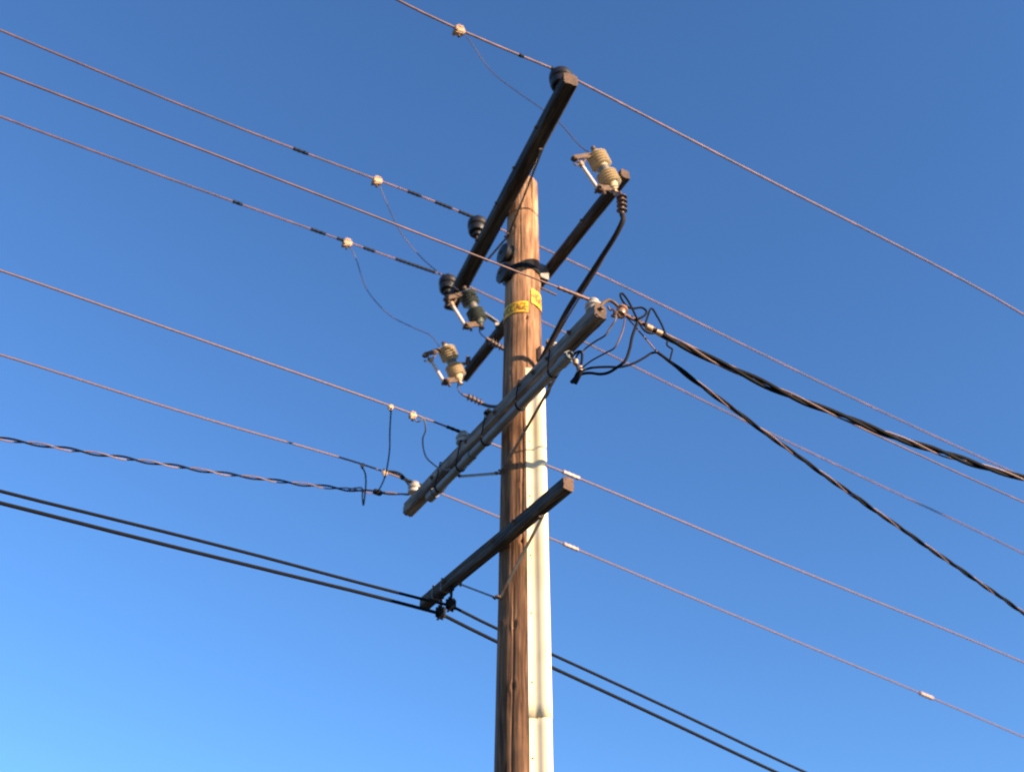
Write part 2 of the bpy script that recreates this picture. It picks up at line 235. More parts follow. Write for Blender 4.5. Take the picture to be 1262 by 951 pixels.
def resample(pts,step):
    out=[pts[0].copy()];acc=0
    for a,b in zip(pts[:-1],pts[1:]):
        L=(b-a).length;t=step-acc
        while t<=L: out.append(a+(b-a)*(t/L));t+=step
        acc=(acc+L)%step
    return out
def tube(bm,pts,r,n=8,cap=True):
    fr=frames(pts);rings=[]
    for i,(p,(t,a,b)) in enumerate(zip(pts,fr)):
        rr=r[i] if isinstance(r,(list,tuple)) else r
        rings.append([bm.verts.new(p+(a*math.cos(2*PI*k/n)+b*math.sin(2*PI*k/n))*rr) for k in range(n)])
    for A,B in zip(rings[:-1],rings[1:]):
        for k in range(n): bm.faces.new((A[k],A[(k+1)%n],B[(k+1)%n],B[k]))
    if cap: bm.faces.new(rings[0][::-1]);bm.faces.new(rings[-1])
    return bm
def NB(): return bmesh.new()
def T(pts,r,n=8): return tube(NB(),pts,r,n)
def lathe(bm,base,axis,prof,n=24):
    """prof: list of (distance along axis, radius)"""
    axis=axis.normalized();a=axis.orthogonal().normalized();b=axis.cross(a);rings=[]
    for z,r in prof:
        rings.append([bm.verts.new(base+axis*z+(a*math.cos(2*PI*k/n)+b*math.sin(2*PI*k/n))*max(r,1e-4)) for k in range(n)])
    for A,B in zip(rings[:-1],rings[1:]):
        for k in range(n): bm.faces.new((A[k],A[(k+1)%n],B[(k+1)%n],B[k]))
    bm.faces.new(rings[0][::-1]);bm.faces.new(rings[-1]);return bm
def box(bm,c,ax,ay,az,sx,sy,sz,bev=.004,seg=2):
    ax,ay,az=ax.normalized(),ay.normalized(),az.normalized();vs=[]
    for i in (-1,1):
        for j in (-1,1):
            for k in (-1,1): vs.append(bm.verts.new(c+ax*(i*sx/2)+ay*(j*sy/2)+az*(k*sz/2)))
    f=[(0,1,3,2),(4,6,7,5),(0,4,5,1),(2,3,7,6),(0,2,6,4),(1,5,7,3)]
    fs=[bm.faces.new([vs[q] for q in ff]) for ff in f]
    if bev:
        es={e for ff in fs for e in ff.edges}
        bmesh.ops.bevel(bm,geom=list(es),offset=bev,segments=seg,affect='EDGES',clamp_overlap=True)
    return bm
def bar(bm,A,B,w,h,up=UP,bev=.003):
    d=(B-A);s=d.cross(up).normalized();u=s.cross(d).normalized()
    return box(bm,(A+B)/2,d,s,u,d.length,w,h,bev)
def bolt(bm,p,axis,r=.016,L=.02):
    return lathe(bm,p,axis,[(0,r*1.6),(.005,r*1.6),(.0055,r),(L,r),(L+.002,r*.8)],6)

# ------------------------------------------------------------ the setting
bm=NB();nn=64
ring=[]
cv=bm.verts.new((0,0,0))
for R in (6,20,60,200,700,2500):
    ring.append([bm.verts.new((R*math.cos(2*PI*k/nn),R*math.sin(2*PI*k/nn),0)) for k in range(nn)])
for k in range(nn): bm.faces.new((cv,ring[0][k],ring[0][(k+1)%nn]))
for A,B in zip(ring[:-1],ring[1:]):
    for k in range(nn): bm.faces.new((A[k],B[k],B[(k+1)%nn],A[(k+1)%nn]))
g=obj('ground',bm,'ground',smooth=False);g['kind']='structure'

# ------------------------------------------------------------ the pole
def R(z): return .142+(9.62-z)*.0072
pole=thing('utility_pole','tall weathered brown wooden utility pole with paler top, carrying all the crossarms','utility pole',(0,0,0))
bm=NB();na=160;zs=[i*.05 for i in range(0,int(9.56/.05)+1)]
cracks=[(35,8.75,9.62,.012,2.0),(0,5.5,6.95,.011,1.6),(-22,3.0,5.3,.008,1.5),(12,7.0,8.2,.008,1.4),(28,4.2,6.1,.007,1.3),(-48,4.5,7.6,.006,1.5),
        (52,7.9,9.0,.007,1.5),(-8,8.3,9.3,.007,1.4),(18,2.6,4.2,.007,1.4),(75,6.0,9.2,.008,1.6),(130,3,9,.01,2.),(-130,2,8,.01,2.),(180,4,9.6,.012,2.),(-75,5,9,.008,1.6)]
def th(x): return math.radians(x-90)   # 0 deg faces the camera, positive to its right
def pole_r(a,z):
    r=R(z)
    u=V((math.cos(a)*2.2,math.sin(a)*2.2,z*.35))
    r+=.008*noise.noise(u)+.0030*noise.noise(V((math.cos(a)*13,math.sin(a)*13,z*.8)))+.0012*noise.noise(V((math.cos(a)*40,math.sin(a)*40,z*1.5)))
    for c,z0,z1,dp,wd in cracks:
        if z0<z<z1:
            w=math.sin(PI*(z-z0)/(z1-z0))**.5 if z1<9.6 else min(1,((z-z0)/.3))**.5
            d=math.degrees(a)+90-c-3*noise.noise(V((c*.37,0,z*1.3)))
            d=(d+180)%360-180;wd2=wd*2.1*(.75+.5*noise.noise(V((c,z*2.,0))))
            if abs(d)<wd2: r-=1.5*dp*w*max(0,1-abs(d)/wd2)
    for c,z0,s in ((-21,4.53,.020),(-19,4.97,.014),(-55,4.99,.020),(12,7.78,.018),(-3,5.62,.016),(20,8.85,0),(-30,8.9,0),(5,7.3,0),(-35,6.3,0),(25,3.9,0),(-5,6.1,0),(-40,7.2,0)):
        d=math.hypot(((math.degrees(a)+90-c+180)%360-180)*PI/180*R(z0),(z-z0)*.8)
        if d<.07: r+=(.011 if s else .006)*math.exp(-(d/.032)**2)-(.032 if s else .012)*math.exp(-(d/.014)**2)
    return r
rings=[]
fz=[]
z=0.
while z<9.56:
    fz.append(z);z+=.04 if z<3.6 else .02
fz+=[9.56,9.585,9.605,9.62]
for i,z in enumerate(fz):
    sh={9.605:.985,9.62:.93}.get(z,1.)
    rings.append([bm.verts.new((pole_r(th(k*360/na),z)*sh*math.cos(th(k*360/na)),pole_r(th(k*360/na),z)*sh*math.sin(th(k*360/na)),z+(.012*noise.noise(V((k*.3,1,2))) if z>9.58 else 0))) for k in range(na)])
for A,B in zip(rings[:-1],rings[1:]):
    for k in range(na): bm.faces.new((A[k],A[(k+1)%na],B[(k+1)%na],B[k]))
c0=bm.verts.new((0,0,9.632))
for k in range(na): bm.faces.new((rings[-1][k],rings[-1][(k+1)%na],c0))
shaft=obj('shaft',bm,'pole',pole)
shaft.data.polygons.foreach_set('use_smooth',[True]*len(shaft.data.polygons))
def pp(deg,z,dr=0.): a=th(deg);r=R(z)+dr;return V((r*math.cos(a),r*math.sin(a),z))
def pdir(deg): a=th(deg);return V((math.cos(a),math.sin(a),0))
def band(z,h,dr,m,name,a0=-180,a1=180,parent=pole,n=72,th_=.004):
    bm=NB();L=[]
    for i in range(n+1):
        d=a0+(a1-a0)*i/n
        L.append([bm.verts.new(pp(d,z+s*h/2,dr+q)+V((0,0,0))) for s,q in ((-1,0),(-1,th_),(1,th_),(1,0))])
    for A,B in zip(L[:-1],L[1:]):
        for k in range(4): bm.faces.new((A[k],A[(k+1)%4],B[(k+1)%4],B[k]))
    if a1-a0<359: bm.faces.new(L[0]);bm.faces.new(L[-1][::-1])
    return obj(name,bm,m,parent,smooth=True)
band(8.40,.05,.006,'dark','pole_band')
for zz in (8.587,8.346):           # two spool insulators on the shaded side of the pole
    b=pp(-58,zz,-.045);ax=pdir(-58)
    s=obj('spool_insulator',lathe(NB(),b+ax*.012,ax,[(0,.055),(.006,.09),(.03,.1),(.042,.075),(.055,.07),(.068,.076),(.08,.102),(.1,.095),(.115,.06),(.12,.02)],28),'brown',pole)
    obj('spool_bolt',lathe(NB(),b-ax*.02,ax,[(0,.012),(.15,.012),(.151,.022),(.163,.022)],8),'rust',s)
# steel gain bracket for the fuse arm, behind on the right
bm=NB();box(bm,NN*.175+V((0,0,8.50))-UU*-.07,UU,NN,UP,.012,.11,.17,.003);box(bm,NN*.175+V((0,0,8.50))-UU*.07,UU,NN,UP,.012,.11,.17,.003)
box(bm,NN*.168+V((0,0,8.50)),UU,NN,UP,.125,.012,.16,.003)
obj('arm_bracket',bm,'steel',pole)
bm=T([NN*-.2+V((0,0,8.36))+UU*.02,NN*.34+V((0,0,8.33))+UU*.02],.009,8);obj('through_bolt',bm,'rust',pole)
# warning tags, bent round the shaft
def curved_sign(z,h,a0,a1,text,label):
    s=band(z,h,.007,'yellow','warning_sign',a0,a1,pole,40,.003);s['label']=label
    cu=bpy.data.curves.new('txt','FONT');cu.body=text;cu.align_x='LEFT';cu.size=1;cu.fill_mode='BOTH';cu.offset=.012
    to=bpy.data.objects.new('txt',cu);COL.objects.link(to)
    bpy.context.view_layer.update()
    me=bpy.data.meshes.new_from_object(to.evaluated_get(bpy.context.evaluated_depsgraph_get()))
    COL.objects.unlink(to);bpy.data.objects.remove(to)
    b=bmesh.new();b.from_mesh(me);bpy.data.meshes.remove(me)
    bmesh.ops.triangulate(b,faces=b.faces)
    xs=[v.co.x for v in b.verts];ys=[v.co.y for v in b.verts];x0,x1,y0,y1=min(xs),max(xs),min(ys),max(ys)
    marg=.05
    for v in b.verts:
        u=marg+(1-2*marg)*(v.co.x-x0)/(x1-x0);w=(v.co.y-y0)/(y1-y0)
        v.co=pp(a0+(a1-a0)*u,z+h*(-.33+.66*w),.0125)
    obj('lettering',b,'ink',s,smooth=False)
    for d in (a0+3,a1-3):
        obj('nail',lathe(NB(),pp(d,z,.008),pdir(d),[(0,.006),(.006,.006),(.008,.003)],8),'rust',s)
curved_sign(7.90,.125,-112,17,'HIGH VOLTAGE','lower yellow tag with its end letters facing the camera')
curved_sign(8.045,.17,27,150,'HIGH VOLTAGE','upper yellow tag curving away on the sunny side')

# ------------------------------------------------------------ U-shaped riser moulding on the pole
rg=thing('riser_conduit','cream plastic U-shaped cable riser running up the sunlit side of the wooden pole','conduit',(pp(42,0).x,pp(42,0).y,0))
prof=[(-.092,-.014),(-.09,.006),(-.057,.010),(-.047,.020),(-.041,.038),(-.032,.057),(-.016,.071),(.003,.077),(.024,.074),(.041,.061),(.05,.042),(.054,.026),(.060,.014),(.084,.008),(.086,-.012)]
def guard(z0,z1,grow,name,step=.1):
    bm=NB();L=[];k=max(2,int((z1-z0)/step));dr=pdir(42);dt=V((-dr.y,dr.x,0))
    for i in range(k+1):
        z=z0+(z1-z0)*i/k
        g2=grow
        row=[]
        for t,r in prof:
            # flanges follow the round shaft
            rr=math.sqrt(max(0,R(z)**2-t**2))
            row.append(bm.verts.new(dr*(rr+r*(1+g2*.9))+dt*t*(1+g2)+V((0,0,z))))
        L.append(row)
    for A,B in zip(L[:-1],L[1:]):
        for j in range(len(prof)-1): bm.faces.new((A[j],A[j+1],B[j+1],B[j]))
    o=obj(name,bm,'pvc',rg)
    s=o.modifiers.new('s','SOLIDIFY');s.thickness=.004;s.offset=-1
    return o
guard(0,4.36,0,'guard_section')
guard(4.31,7.23,.05,'guard_section')
dr=pdir(42);dt=V((-dr.y,dr.x,0))
for zz in (2.6,3.5,4.05,4.55,5.05,5.5,6.0,6.5,7.0):
    for t in (-.074,.073):
        p=dr*(math.sqrt(R(zz)**2-.0055)+.0095+.001)+dt*t+V((0,0,zz))
        obj('nail',lathe(NB(),p,dr,[(-.004,.004),(.003,.006),(.005,.003)],8),'rust',rg)

# ------------------------------------------------------------ crossarms
def arm_ax(k):
    A,B={'a1':(V((-0.676,1.127,9.197)),V((0.309,-1.339,9.197))),'a2':(V((-.999,1.295,6.786)),V((.529,-1.323,6.786))),
         'a3':(V((-.765,.845,5.635)),V((.297,-.886,5.635))),'a4':(V((-.575,1.653,8.589)),V((.835,-1.029,8.589)))}[k]
    return A,B
AX={}
def hash_(o): return len(AX)*7.3+1
def timber(A,B,w,h,m,parent,name='beam'):
    AX[parent.name]=(B-A).normalized()
    """arm beam with its own local axis along y so the grain follows it; slightly uneven, bevelled"""
    d=B-A;L=d.length;bm=NB();n=90;rings=[];sd=hash_(parent)
    c=.013;cs=[]
    for (x0,z0,x1,z1) in ((-w/2+c,-h/2,w/2-c,-h/2),(w/2,-h/2+c,w/2,h/2-c),(w/2-c,h/2,-w/2+c,h/2),(-w/2,h/2-c,-w/2,-h/2+c)):
        for q in range(13): cs.append((x0+(x1-x0)*q/12,z0+(z1-z0)*q/12))
    nc=len(cs)
    for i in range(n+1):
        y=-L/2+L*i/n;row=[];e=min(y+L/2,L/2-y)
        for j,(x,zz) in enumerate(cs):
            g=noise.noise(V((x*26+sd,y*1.1,zz*26)))
            k=noise.noise(V((x*75,y*.9+sd,zz*75)))
            dp=.004*g+(.007 if k>.33 else 0)*min(1,(k-.33)*9 if k>.33 else 0)
            dp+=.010*max(0,1-e/.22)*max(0,noise.noise(V((x*55+sd,3,zz*55)))-.1)
            f=1-dp/(.5*min(w,h))
            row.append(bm.verts.new((x*f,y+.006*(noise.noise(V((x*40,sd,zz*40))) if i in (0,n) else 0),zz*f)))
        rings.append(row)
    for P,Q in zip(rings[:-1],rings[1:]):
        for k in range(nc): bm.faces.new((P[k],P[(k+1)%nc],Q[(k+1)%nc],Q[k]))
    bm.faces.new(rings[0][::-1]);bm.faces.new(rings[-1])
    o=obj(name,bm,m,None);o.data.materials.append(M['endgrain'])
    for f in o.data.polygons:
        if abs(f.normal.y)>.9: f.material_index=1
    o.parent=parent;o.location=(A+B)/2-V(parent.location);o.rotation_euler=(0,0,math.atan2(d.y,d.x)-PI/2)
    return o
def brace(parent,P,Q,w=.03,t=.008,mm='steel',ext=0.):
    d=(P-Q).normalized();P=P+d*ext
    o=obj('brace',bar(NB(),P,Q,t,w,up=NN,bev=.002),mm,parent)
    for q in (Q+d*.02,P-d*.02): obj('brace_bolt',bolt(NB(),q-NN*.006,-NN,.011,.02),'rust',o)
    return o
def arm_bolts(parent,C0,w,pts,m='rust'):
    ax=AX[parent.name];no=V((-ax.y,ax.x,0))
    if no.dot(NN)<0: no=-no
    for s,dz in pts:
        b=NB();p=C0+ax*s+V((0,0,dz));bolt(b,p-no*(w/2),-no,.014,.022);obj('bolt',b,m,parent)
# --- top arm with three dark pin insulators
A,B=arm_ax('a1');C0=(A+B)/2;n1=V((-(B-A).y,(B-A).x,0)).normalized()
if n1.dot(NN)<0:n1=-n1
t1=thing('crossarm','dark topmost wooden crossarm with three round dark insulators along its top','crossarm',C0)
timber(A-(B-A).normalized()*.12,B+(B-A).normalized()*.19,.125,.145,'armdark',t1)
def pin_ins(parent,tie,m,R0,ztop,pinm='rust',kind='pin'):
    """insulator whose tie groove is at `tie`, on a steel pin down to height ztop"""
    if kind=='big':
        pr=[(.03,.0),(.028,.036),(.018,.05),(.004,.05),(-.006,.043),(-.016,.06),(-.026,R0*.88),(-.045,R0),(-.075,R0*1.02),(-.105,R0),(-.118,R0*.84),(-.126,R0*.8),(-.135,R0*.92),(-.16,R0*.94),(-.19,R0*.84),(-.196,R0*.7),(-.185,R0*.5),(-.2,.05),(-.235,.045),(-.24,.02)]
    else:
        pr=[(.016,.0),(.014,R0*.62),(.006,R0*.7),(-.006,R0*.6),(-.018,R0*.74),(-.03,R0),(-.05,R0),(-.06,R0*.8),(-.066,R0*.78),(-.075,R0*.95),(-.095,R0*.93),(-.105,R0*.5),(-.108,.02)]
    o=obj('insulator',lathe(NB(),tie,UP,pr[::-1],28),m,parent)
    z0=tie.z-(.23 if kind=='big' else .1)
    obj('pin',lathe(NB(),V((tie.x,tie.y,ztop)),UP,[(0,.032),(.008,.032),(.009,.014),(max(.012,z0-ztop),.014)],12),pinm,o)
    return o
for k in ('i1','i2','i3'): pin_ins(t1,D[k][0]-V((0,0,.012)),'brown',.100,9.197+.0725,kind='big')
brace(t1,D['b1n'][0]+NN*.035-UP*.05,D['b1n'][1],.022,.007,ext=.03);brace(t1,D['b1f'][0]+NN*.02-UP*.03,D['b1f'][1],.022,.007,ext=.02)
arm_bolts(t1,C0,.125,((.02,0),(.45,.02),(-.5,.01),(.95,0)))
# --- grey arm carrying the low-voltage lines
A,B=arm_ax('a2');C0=(A+B)/2
t2=thing('crossarm','long weathered grey crossarm with a grey pipe strapped along its underside','crossarm',C0)
timber(A,B,.10,.130,'armgrey',t2)
pin_ins(t2,D['j1'][0]-V((0,0,.012)),'white',.062,6.786+.065)
pin_ins(t2,D['j2'][0]-V((0,0,.012)),'greyp',.062,6.786+.065)
pin_ins(t2,D['j3'][0]-V((0,0,.012)),'white',.058,6.786+.065)
brace(t2,D['b2n'][0],D['b2n'][1],.022,ext=.05);brace(t2,D['b2f'][0]+V((.02,-.03,-.03)),D['b2f'][1],.038,.012,ext=.13)
arm_bolts(t2,C0,.10,((.12,.0),(.5,.02),(.9,-.01),(1.2,.02),(-.35,.01),(-.95,.0),(.7,.0)))
box(bm:=NB(),D['lump'][0]+V((0,0,.01))-NN*.03,UU,NN,UP,.075,.05,.05,.014);obj('eye_plate',bm,'dark',t2)
# --- communications arm
A,B=arm_ax('a3');C0=(A+B)/2
t3=thing('crossarm','short lowest dark crossarm in front of the pale conduit, black cables under its far end','crossarm',C0)
timber(A,B,.085,.105,'armlow',t3)
brace(t3,D['b3n'][0],D['b3n'][1],.022,ext=.07);brace(t3,D['b3f'][0],D['b3f'][1],.034,.012)
arm_bolts(t3,C0,.085,((.1,0),(-.62,.0),(.4,.01)))
for s in (-.80,-.66):     # hanger bolts and flat washers over the arm for the cable clamps
    b=NB();box(b,C0+(B-A).normalized()*(s),UU,NN,UP,.012,.094,.112,.002);obj('hanger_strap',b,'steel',t3)
# --- fuse arm behind the pole
A,B=arm_ax('a4');C0=(A+B)/2
t4=thing('crossarm','dark slim crossarm bolted behind the pole, fuse cutouts at both ends','crossarm',C0)
timber(A,B,.085,.10,'armdark',t4)
arm_bolts(t4,C0,.085,((.0,0),(.9,0),(-.9,0)))

# ------------------------------------------------------------ fused cutouts
def L2(c,n,z,u=0.): return c+NN*n+UP*z+UU*u
def cutout(c,dz,blen,label,m):
    t=thing('fuse_cutout',label,'fuse cutout',c,'fused cutouts on the fuse arm')
    top=L2(c,-.083,.174);bot=L2(c,.082,-.171);ax=bot-top;L=ax.length
    pr=[(-.012,.02),(-.01,.034),(.012,.036),(.016,.05)]
    def stack(z0,z1,k):
        o=[]
        st=(z1-z0)/k
        for i in range(k):
            z=z0+i*st;o+=[(z,.050),(z+st*.25,.056),(z+st*.42,.084),(z+st*.66,.088),(z+st*.8,.08),(z+st*.9,.052)]
        return o
    body=stack(.02,.155,5)+[(.158,.05),(.162,.046),(.212,.046),(.216,.05)]+stack(.222,.352,5)+[(.357,.05),(.362,.044),(.385,.044)]
    b=obj('insulator_body',lathe(NB(),top,ax,pr+body+[(.39,.03),(.405,.028)],30),m,t)
    obj('collar',lathe(NB(),top,ax,[(.164,.047),(.168,.0505),(.206,.0505),(.21,.047)],28),'steel',b)
    # top contact arm
    e=NB();bar(e,L2(c,-.07,.150),L2(c,-.20,.055),.05,.018,up=UU);bar(e,L2(c,-.19,.062),L2(c,-.295,-.022),.042,.024,up=UU)
    box(e,L2(c,-.292,-.03),NN,UU,UP,.045,.05,.035,.006);tube(e,[L2(c,-.262,-.03),L2(c,-.25,-.075),L2(c,-.275,-.10),L2(c,-.30,-.095)],.008,6)
    tube(e,[L2(c,-.205,.045),L2(c,-.185,.02),L2(c,-.20,-.02),L2(c,-.225,-.045)],.010,6)
    obj('top_contact',e,'rust',t)
    e=NB();tube(e,[L2(c,-.105,.17,.02),L2(c,-.115,.20,.02)],.02,8);obj('terminal',e,'rust',t)
    f=obj('fuse_tube',T([L2(c,-.231,-.06),L2(c,-.073,-.272)],.0165,14),'fibre',t)
    e=NB();lathe(e,L2(c,-.243,-.043),L2(c,-.07,-.272)-L2(c,-.231,-.06),[(0,.015),(.004,.023),(.045,.023),(.05,.015)],12);obj('ferrule',e,'bronze',f)
    # hinge
    e=NB();bar(e,L2(c,.07,-.178),L2(c,-.045,-.245),.055,.02,up=UU);box(e,L2(c,-.06,-.262),NN,UU,UP,.06,.06,.055,.008)
    tube(e,[L2(c,-.07,-.27,-.045),L2(c,-.07,-.27,.045)],.012,8);tube(e,[L2(c,-.03,-.24),L2(c,-.01,-.30)],.013,6)
    obj('hinge',e,'rust',t)
    e=NB();lathe(e,bot,ax,[(-.002,.03),(.02,.03),(.022,.02),(.045,.018),(.047,.024),(.06,.024)],10);obj('bottom_terminal',e,'bronze' if m=='tan' else 'rust',t)
    # mounting bracket to the arm
    e=NB();bar(e,L2(c,.045,.0),L2(c,blen,0+dz*.5),.045,.014,up=UP)
    bar(e,L2(c,blen-.006,dz*.5+.01),L2(c,blen+.004,dz-.03 if dz<0 else dz+.03),.045,.012,up=UU)
    obj('mounting_bracket',e,'steel' if blen>.2 else 'rust',t)
    return t
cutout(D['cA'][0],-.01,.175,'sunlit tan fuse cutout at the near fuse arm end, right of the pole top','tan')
cutout(D['cB'][0],-.14,.27,'fuse cutout painted dark for shade, left of the pole below the topmost arm end','shadetone')
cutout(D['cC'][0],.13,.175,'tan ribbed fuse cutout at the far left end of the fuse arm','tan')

# ------------------------------------------------------------ riser cables with their terminations
def riser(tag,label):
    t=thing('riser_cable',label,'power cable',D['R%s_term'%tag][0],'cables rising to the fuse cutouts')
    obj('lead',T(smooth_path(D['R%s_lead'%tag]),.006,8),'thin',t)
    P=smooth_path(D['R%s_term'%tag],.01);P=resample(P,.004);n=len(P);rr=[]
    k=4;SHED=.024 if tag=='A' else .017
    for i in range(n):
        s=i/n;x=.012+.008*s
        if .22<s<.92:
            ph=((s-.22)/.7*k)%1;x=.019+(SHED if .3<ph<.52 else 0)
        rr.append(x)
    obj('termination',tube(NB(),P,rr,18),'redshed',t)
    return t
r=riser('A','black cable dropping from the sunlit right-hand cutout to the top of the cream riser')
obj('cable',T(smooth_path(D['RA']),.021,10),'cable',r);obj('ground_strand',T(smooth_path(D['RA2']),.007,6),'thin',r)
r=riser('B','short ribbed cable end passing behind the pole under the shade-darkened cutout')
e=D['RB_term'][-1];obj('cable',T(smooth_path([e,e+V((.05,-.06,-.10)),V((.02,.22,7.75)),V((.15,.17,7.6)),V((.21,.0,7.42)),V((.15,-.17,7.2))]),.017,10),'cable',r)
r=riser('C','ribbed cable end curving from the far left cutout to the pole behind the grey arm')
obj('cable',T(smooth_path(D['RC'][:3]+[D['RC'][3],V((.03,.25,7.2)),V((.17,.17,7.17)),V((.22,-.02,7.17)),V((.16,-.16,7.15))]),.017,10),'cable',r)
b=NB();box(b,V((.27,.03,7.64)),NN,UU,UP,.16,.05,.045,.01);obj('cable_strap',b,'steel',pole)
b=NB();box(b,pp(52,7.42,.03),pdir(52),UP,pdir(142),.05,.14,.035,.006);obj('cable_cleat',b,'bronze',pole)

# ------------------------------------------------------------ grey pipe under the low-voltage arm
def hull(P):
    P=sorted(set(P));cr=lambda o,a,b:(a[0]-o[0])*(b[1]-o[1])-(a[1]-o[1])*(b[0]-o[0])
    def half(Q):
        h=[]
        for p in Q:
            while len(h)>1 and cr(h[-2],h[-1],p)<=0: h.pop()
            h.append(p)
        return h[:-1]
    return half(P)+half(P[::-1])
a,b=D['tube'];d=(b-a).normalized()
tp=thing('arm_pipe','smooth grey pipe strapped under the long grey crossarm','conduit',a)
bm=NB();lathe(bm,a,d,[(0,.030),(.004,.036),((b-a).length+.012,.036),((b-a).length+.012,.030),((b-a).length-.12,.030)],24);obj('pipe',bm,'tube',tp)
for s,l in ((.0,.09),(.62,.10),((b-a).length-.10,.09)):
    obj('coupling',lathe(NB(),a+d*s,d,[(-.004,.036),(-.004,.043),(l,.043),(l,.036)],24),'tube',tp)
A,B=arm_ax('a2')
for s in (.16,.52,.93,1.45,1.9):
    p=a+d*s;q=A+(B-A).normalized()*((p-A).dot((B-A).normalized()))
    e1=V((-d.y,d.x,0)).normalized();pts2=[]
    for k in range(20): pts2.append(((p-q).dot(e1)+.041*math.cos(2*PI*k/20),(p-q).z+.041*math.sin(2*PI*k/20)))
    for x in (-.056,.056):
        for z in (-.071,.071): pts2.append((x,z))
    l=[q+e1*x+UP*z for x,z in hull(pts2)];l.append(l[0])
    l=[a_+(b_-a_)*t for a_,b_ in zip(l[:-1],l[1:]) for t in (0,.5)]+[l[0]]
    obj('strap',T(l,.006,6),'dark',tp)

# ------------------------------------------------------------ line conductors
def conductor(key,label,r=.011,m='copper',cat='power line',group='overhead conductors'):
    t=thing('overhead_wire',label,cat,D[key][min(len(D[key])-1,17)] if len(D[key])>25 else D[key][0],group)
    obj('wire',T(D[key],r,8),m,t)
    return t
def along(key,P,s):
    """point s metres along wire `key` from P (towards its end)"""
    pts=D[key];best=min(range(len(pts)-1),key=lambda i:((pts[i]+pts[i+1])/2-P).length)
    d=(pts[best+1]-pts[best]).normalized();return P+d*s,d
def rods(t,key,tie,spans,r=.016,m='dark'):
    for s0,s1 in spans:
        pts=D[key];acc=[]
        k=min(range(len(pts)),key=lambda i:(pts[i]-tie).length)
        def at(s):
            i=k;rem=s
            if s>=0:
                while i<len(pts)-1 and rem>(pts[i+1]-pts[i]).length: rem-=(pts[i+1]-pts[i]).length;i+=1
                return pts[i]+(pts[i+1]-pts[i]).normalized()*rem
            rem=-s
            while i>0 and rem>(pts[i]-pts[i-1]).length: rem-=(pts[i]-pts[i-1]).length;i-=1
            return pts[i]+(pts[i-1]-pts[i]).normalized()*rem
        n=max(2,int((s1-s0)/.04));P=[at(s0+(s1-s0)*i/n) for i in range(n+1)]
        P=resample(P,.01) if len(P)>1 else P
        rr=[r*(1+.12*math.sin(i*1.3)) for i in range(len(P))];rr[0]*=.7;rr[-1]*=.7
        obj('tie_wrap',T(P,rr,8),m,t)
def clamp(t,P,d,size=1.,m='bronze'):
    d=d.normalized();e=NB();s=d.cross(UP).normalized();size*=1.2
    box(e,P-UP*.026*size,d+UP*.18,s,UP,.08*size,.045*size,.066*size,.010,2)
    for v in e.verts:
        q=(v.co-P).dot(d)
        if q>0: v.co+=UP*(.34*q if (v.co-P).z<-.02*size else 0)
    box(e,P-UP*.03*size-d*.028*size,d,s,UP,.02*size,.066*size,.05*size,.005)
    box(e,P+UP*.012*size+d*.0,d,s,UP,.05*size,.05*size,.02*size,.005)
    o=obj('clamp',e,m,t)
    e=NB();lathe(e,P-UP*.05*size,-UP,[(0,.008),(.02*size,.008),(.021*size,.013),(.032*size,.013)],6);obj('clamp_bolt',e,'rust',o)
    return o
w=conductor('W1','topmost reddish wire resting on the raised near end of the topmost crossarm',.0098)
rods(w,'W1',D['i1'][0],((-.42,-.36),(-.10,.12)));clamp(w,*along('W1',D['kc1'][0],0))
w=conductor('W2','reddish wire on the middle insulator of the topmost crossarm, passing behind the pole',.009)
rods(w,'W2',D['i2'][0],((-1.95,-1.8),(-.78,-.62),(-.48,-.28),(-.22,.12)));clamp(w,*along('W2',D['kc2'][0],0))
w=conductor('W4','reddish wire on the far insulator of the topmost crossarm, with dark wraps left of it',.009)
rods(w,'W4',D['i3'][0],((-2.35,-2.25),(-1.55,-1.38),(-1.27,-1.12),(-.98,-.84),(-.62,-.15),(-.08,.10)));clamp(w,*along('W4',D['kc3'][0],0))
w=conductor('W3','thin wire crossing in front of the pole to the white insulator on the grey arm',.0066)
rods(w,'W3',D['j1'][0],((-.30,-.02),),.014,'copper')
w=conductor('W10','faint thin wire leaving the near end of the grey arm beside the thick twisted cable',.0062)
w=conductor('W5','wire on the grey middle insulator of the grey arm, bright sleeve right of the pole',.0082,'alu')
rods(w,'W5',D['j2'][0],((-.16,.08),),.014)
clamp(w,*along('W5',D['kc4'][0],0),.5);clamp(w,*along('W5',D['kc5'][0],0),.66)
rods(w,'W5',D['s5'][0],((-.02,.17),),.019,'sleeve')
w=conductor('W6','lowest bare wire, tied to the white insulator at the far end of the grey arm',.0082,'alu')
rods(w,'W6',D['j3'][0],((-.14,.10),),.014)
clamp(w,*along('W6',D['kc6'][0],0),.42);clamp(w,*along('W6',D['kc7'][0],0),.5,'bronze')
rods(w,'W6',D['s6'][0],((-.12,.06),),.019,'sleeve');rods(w,'W6',D['s6b'][0],((-.10,.10),),.022,'sleeve')
w=conductor('W8','upper of the two smooth black cables hung under the lowest crossarm',.0115,'rubber','communication cable','communication cables')
w=conductor('W9','lower of the two smooth black cables hung under the lowest crossarm',.0135,'rubber','communication cable','communication cables')
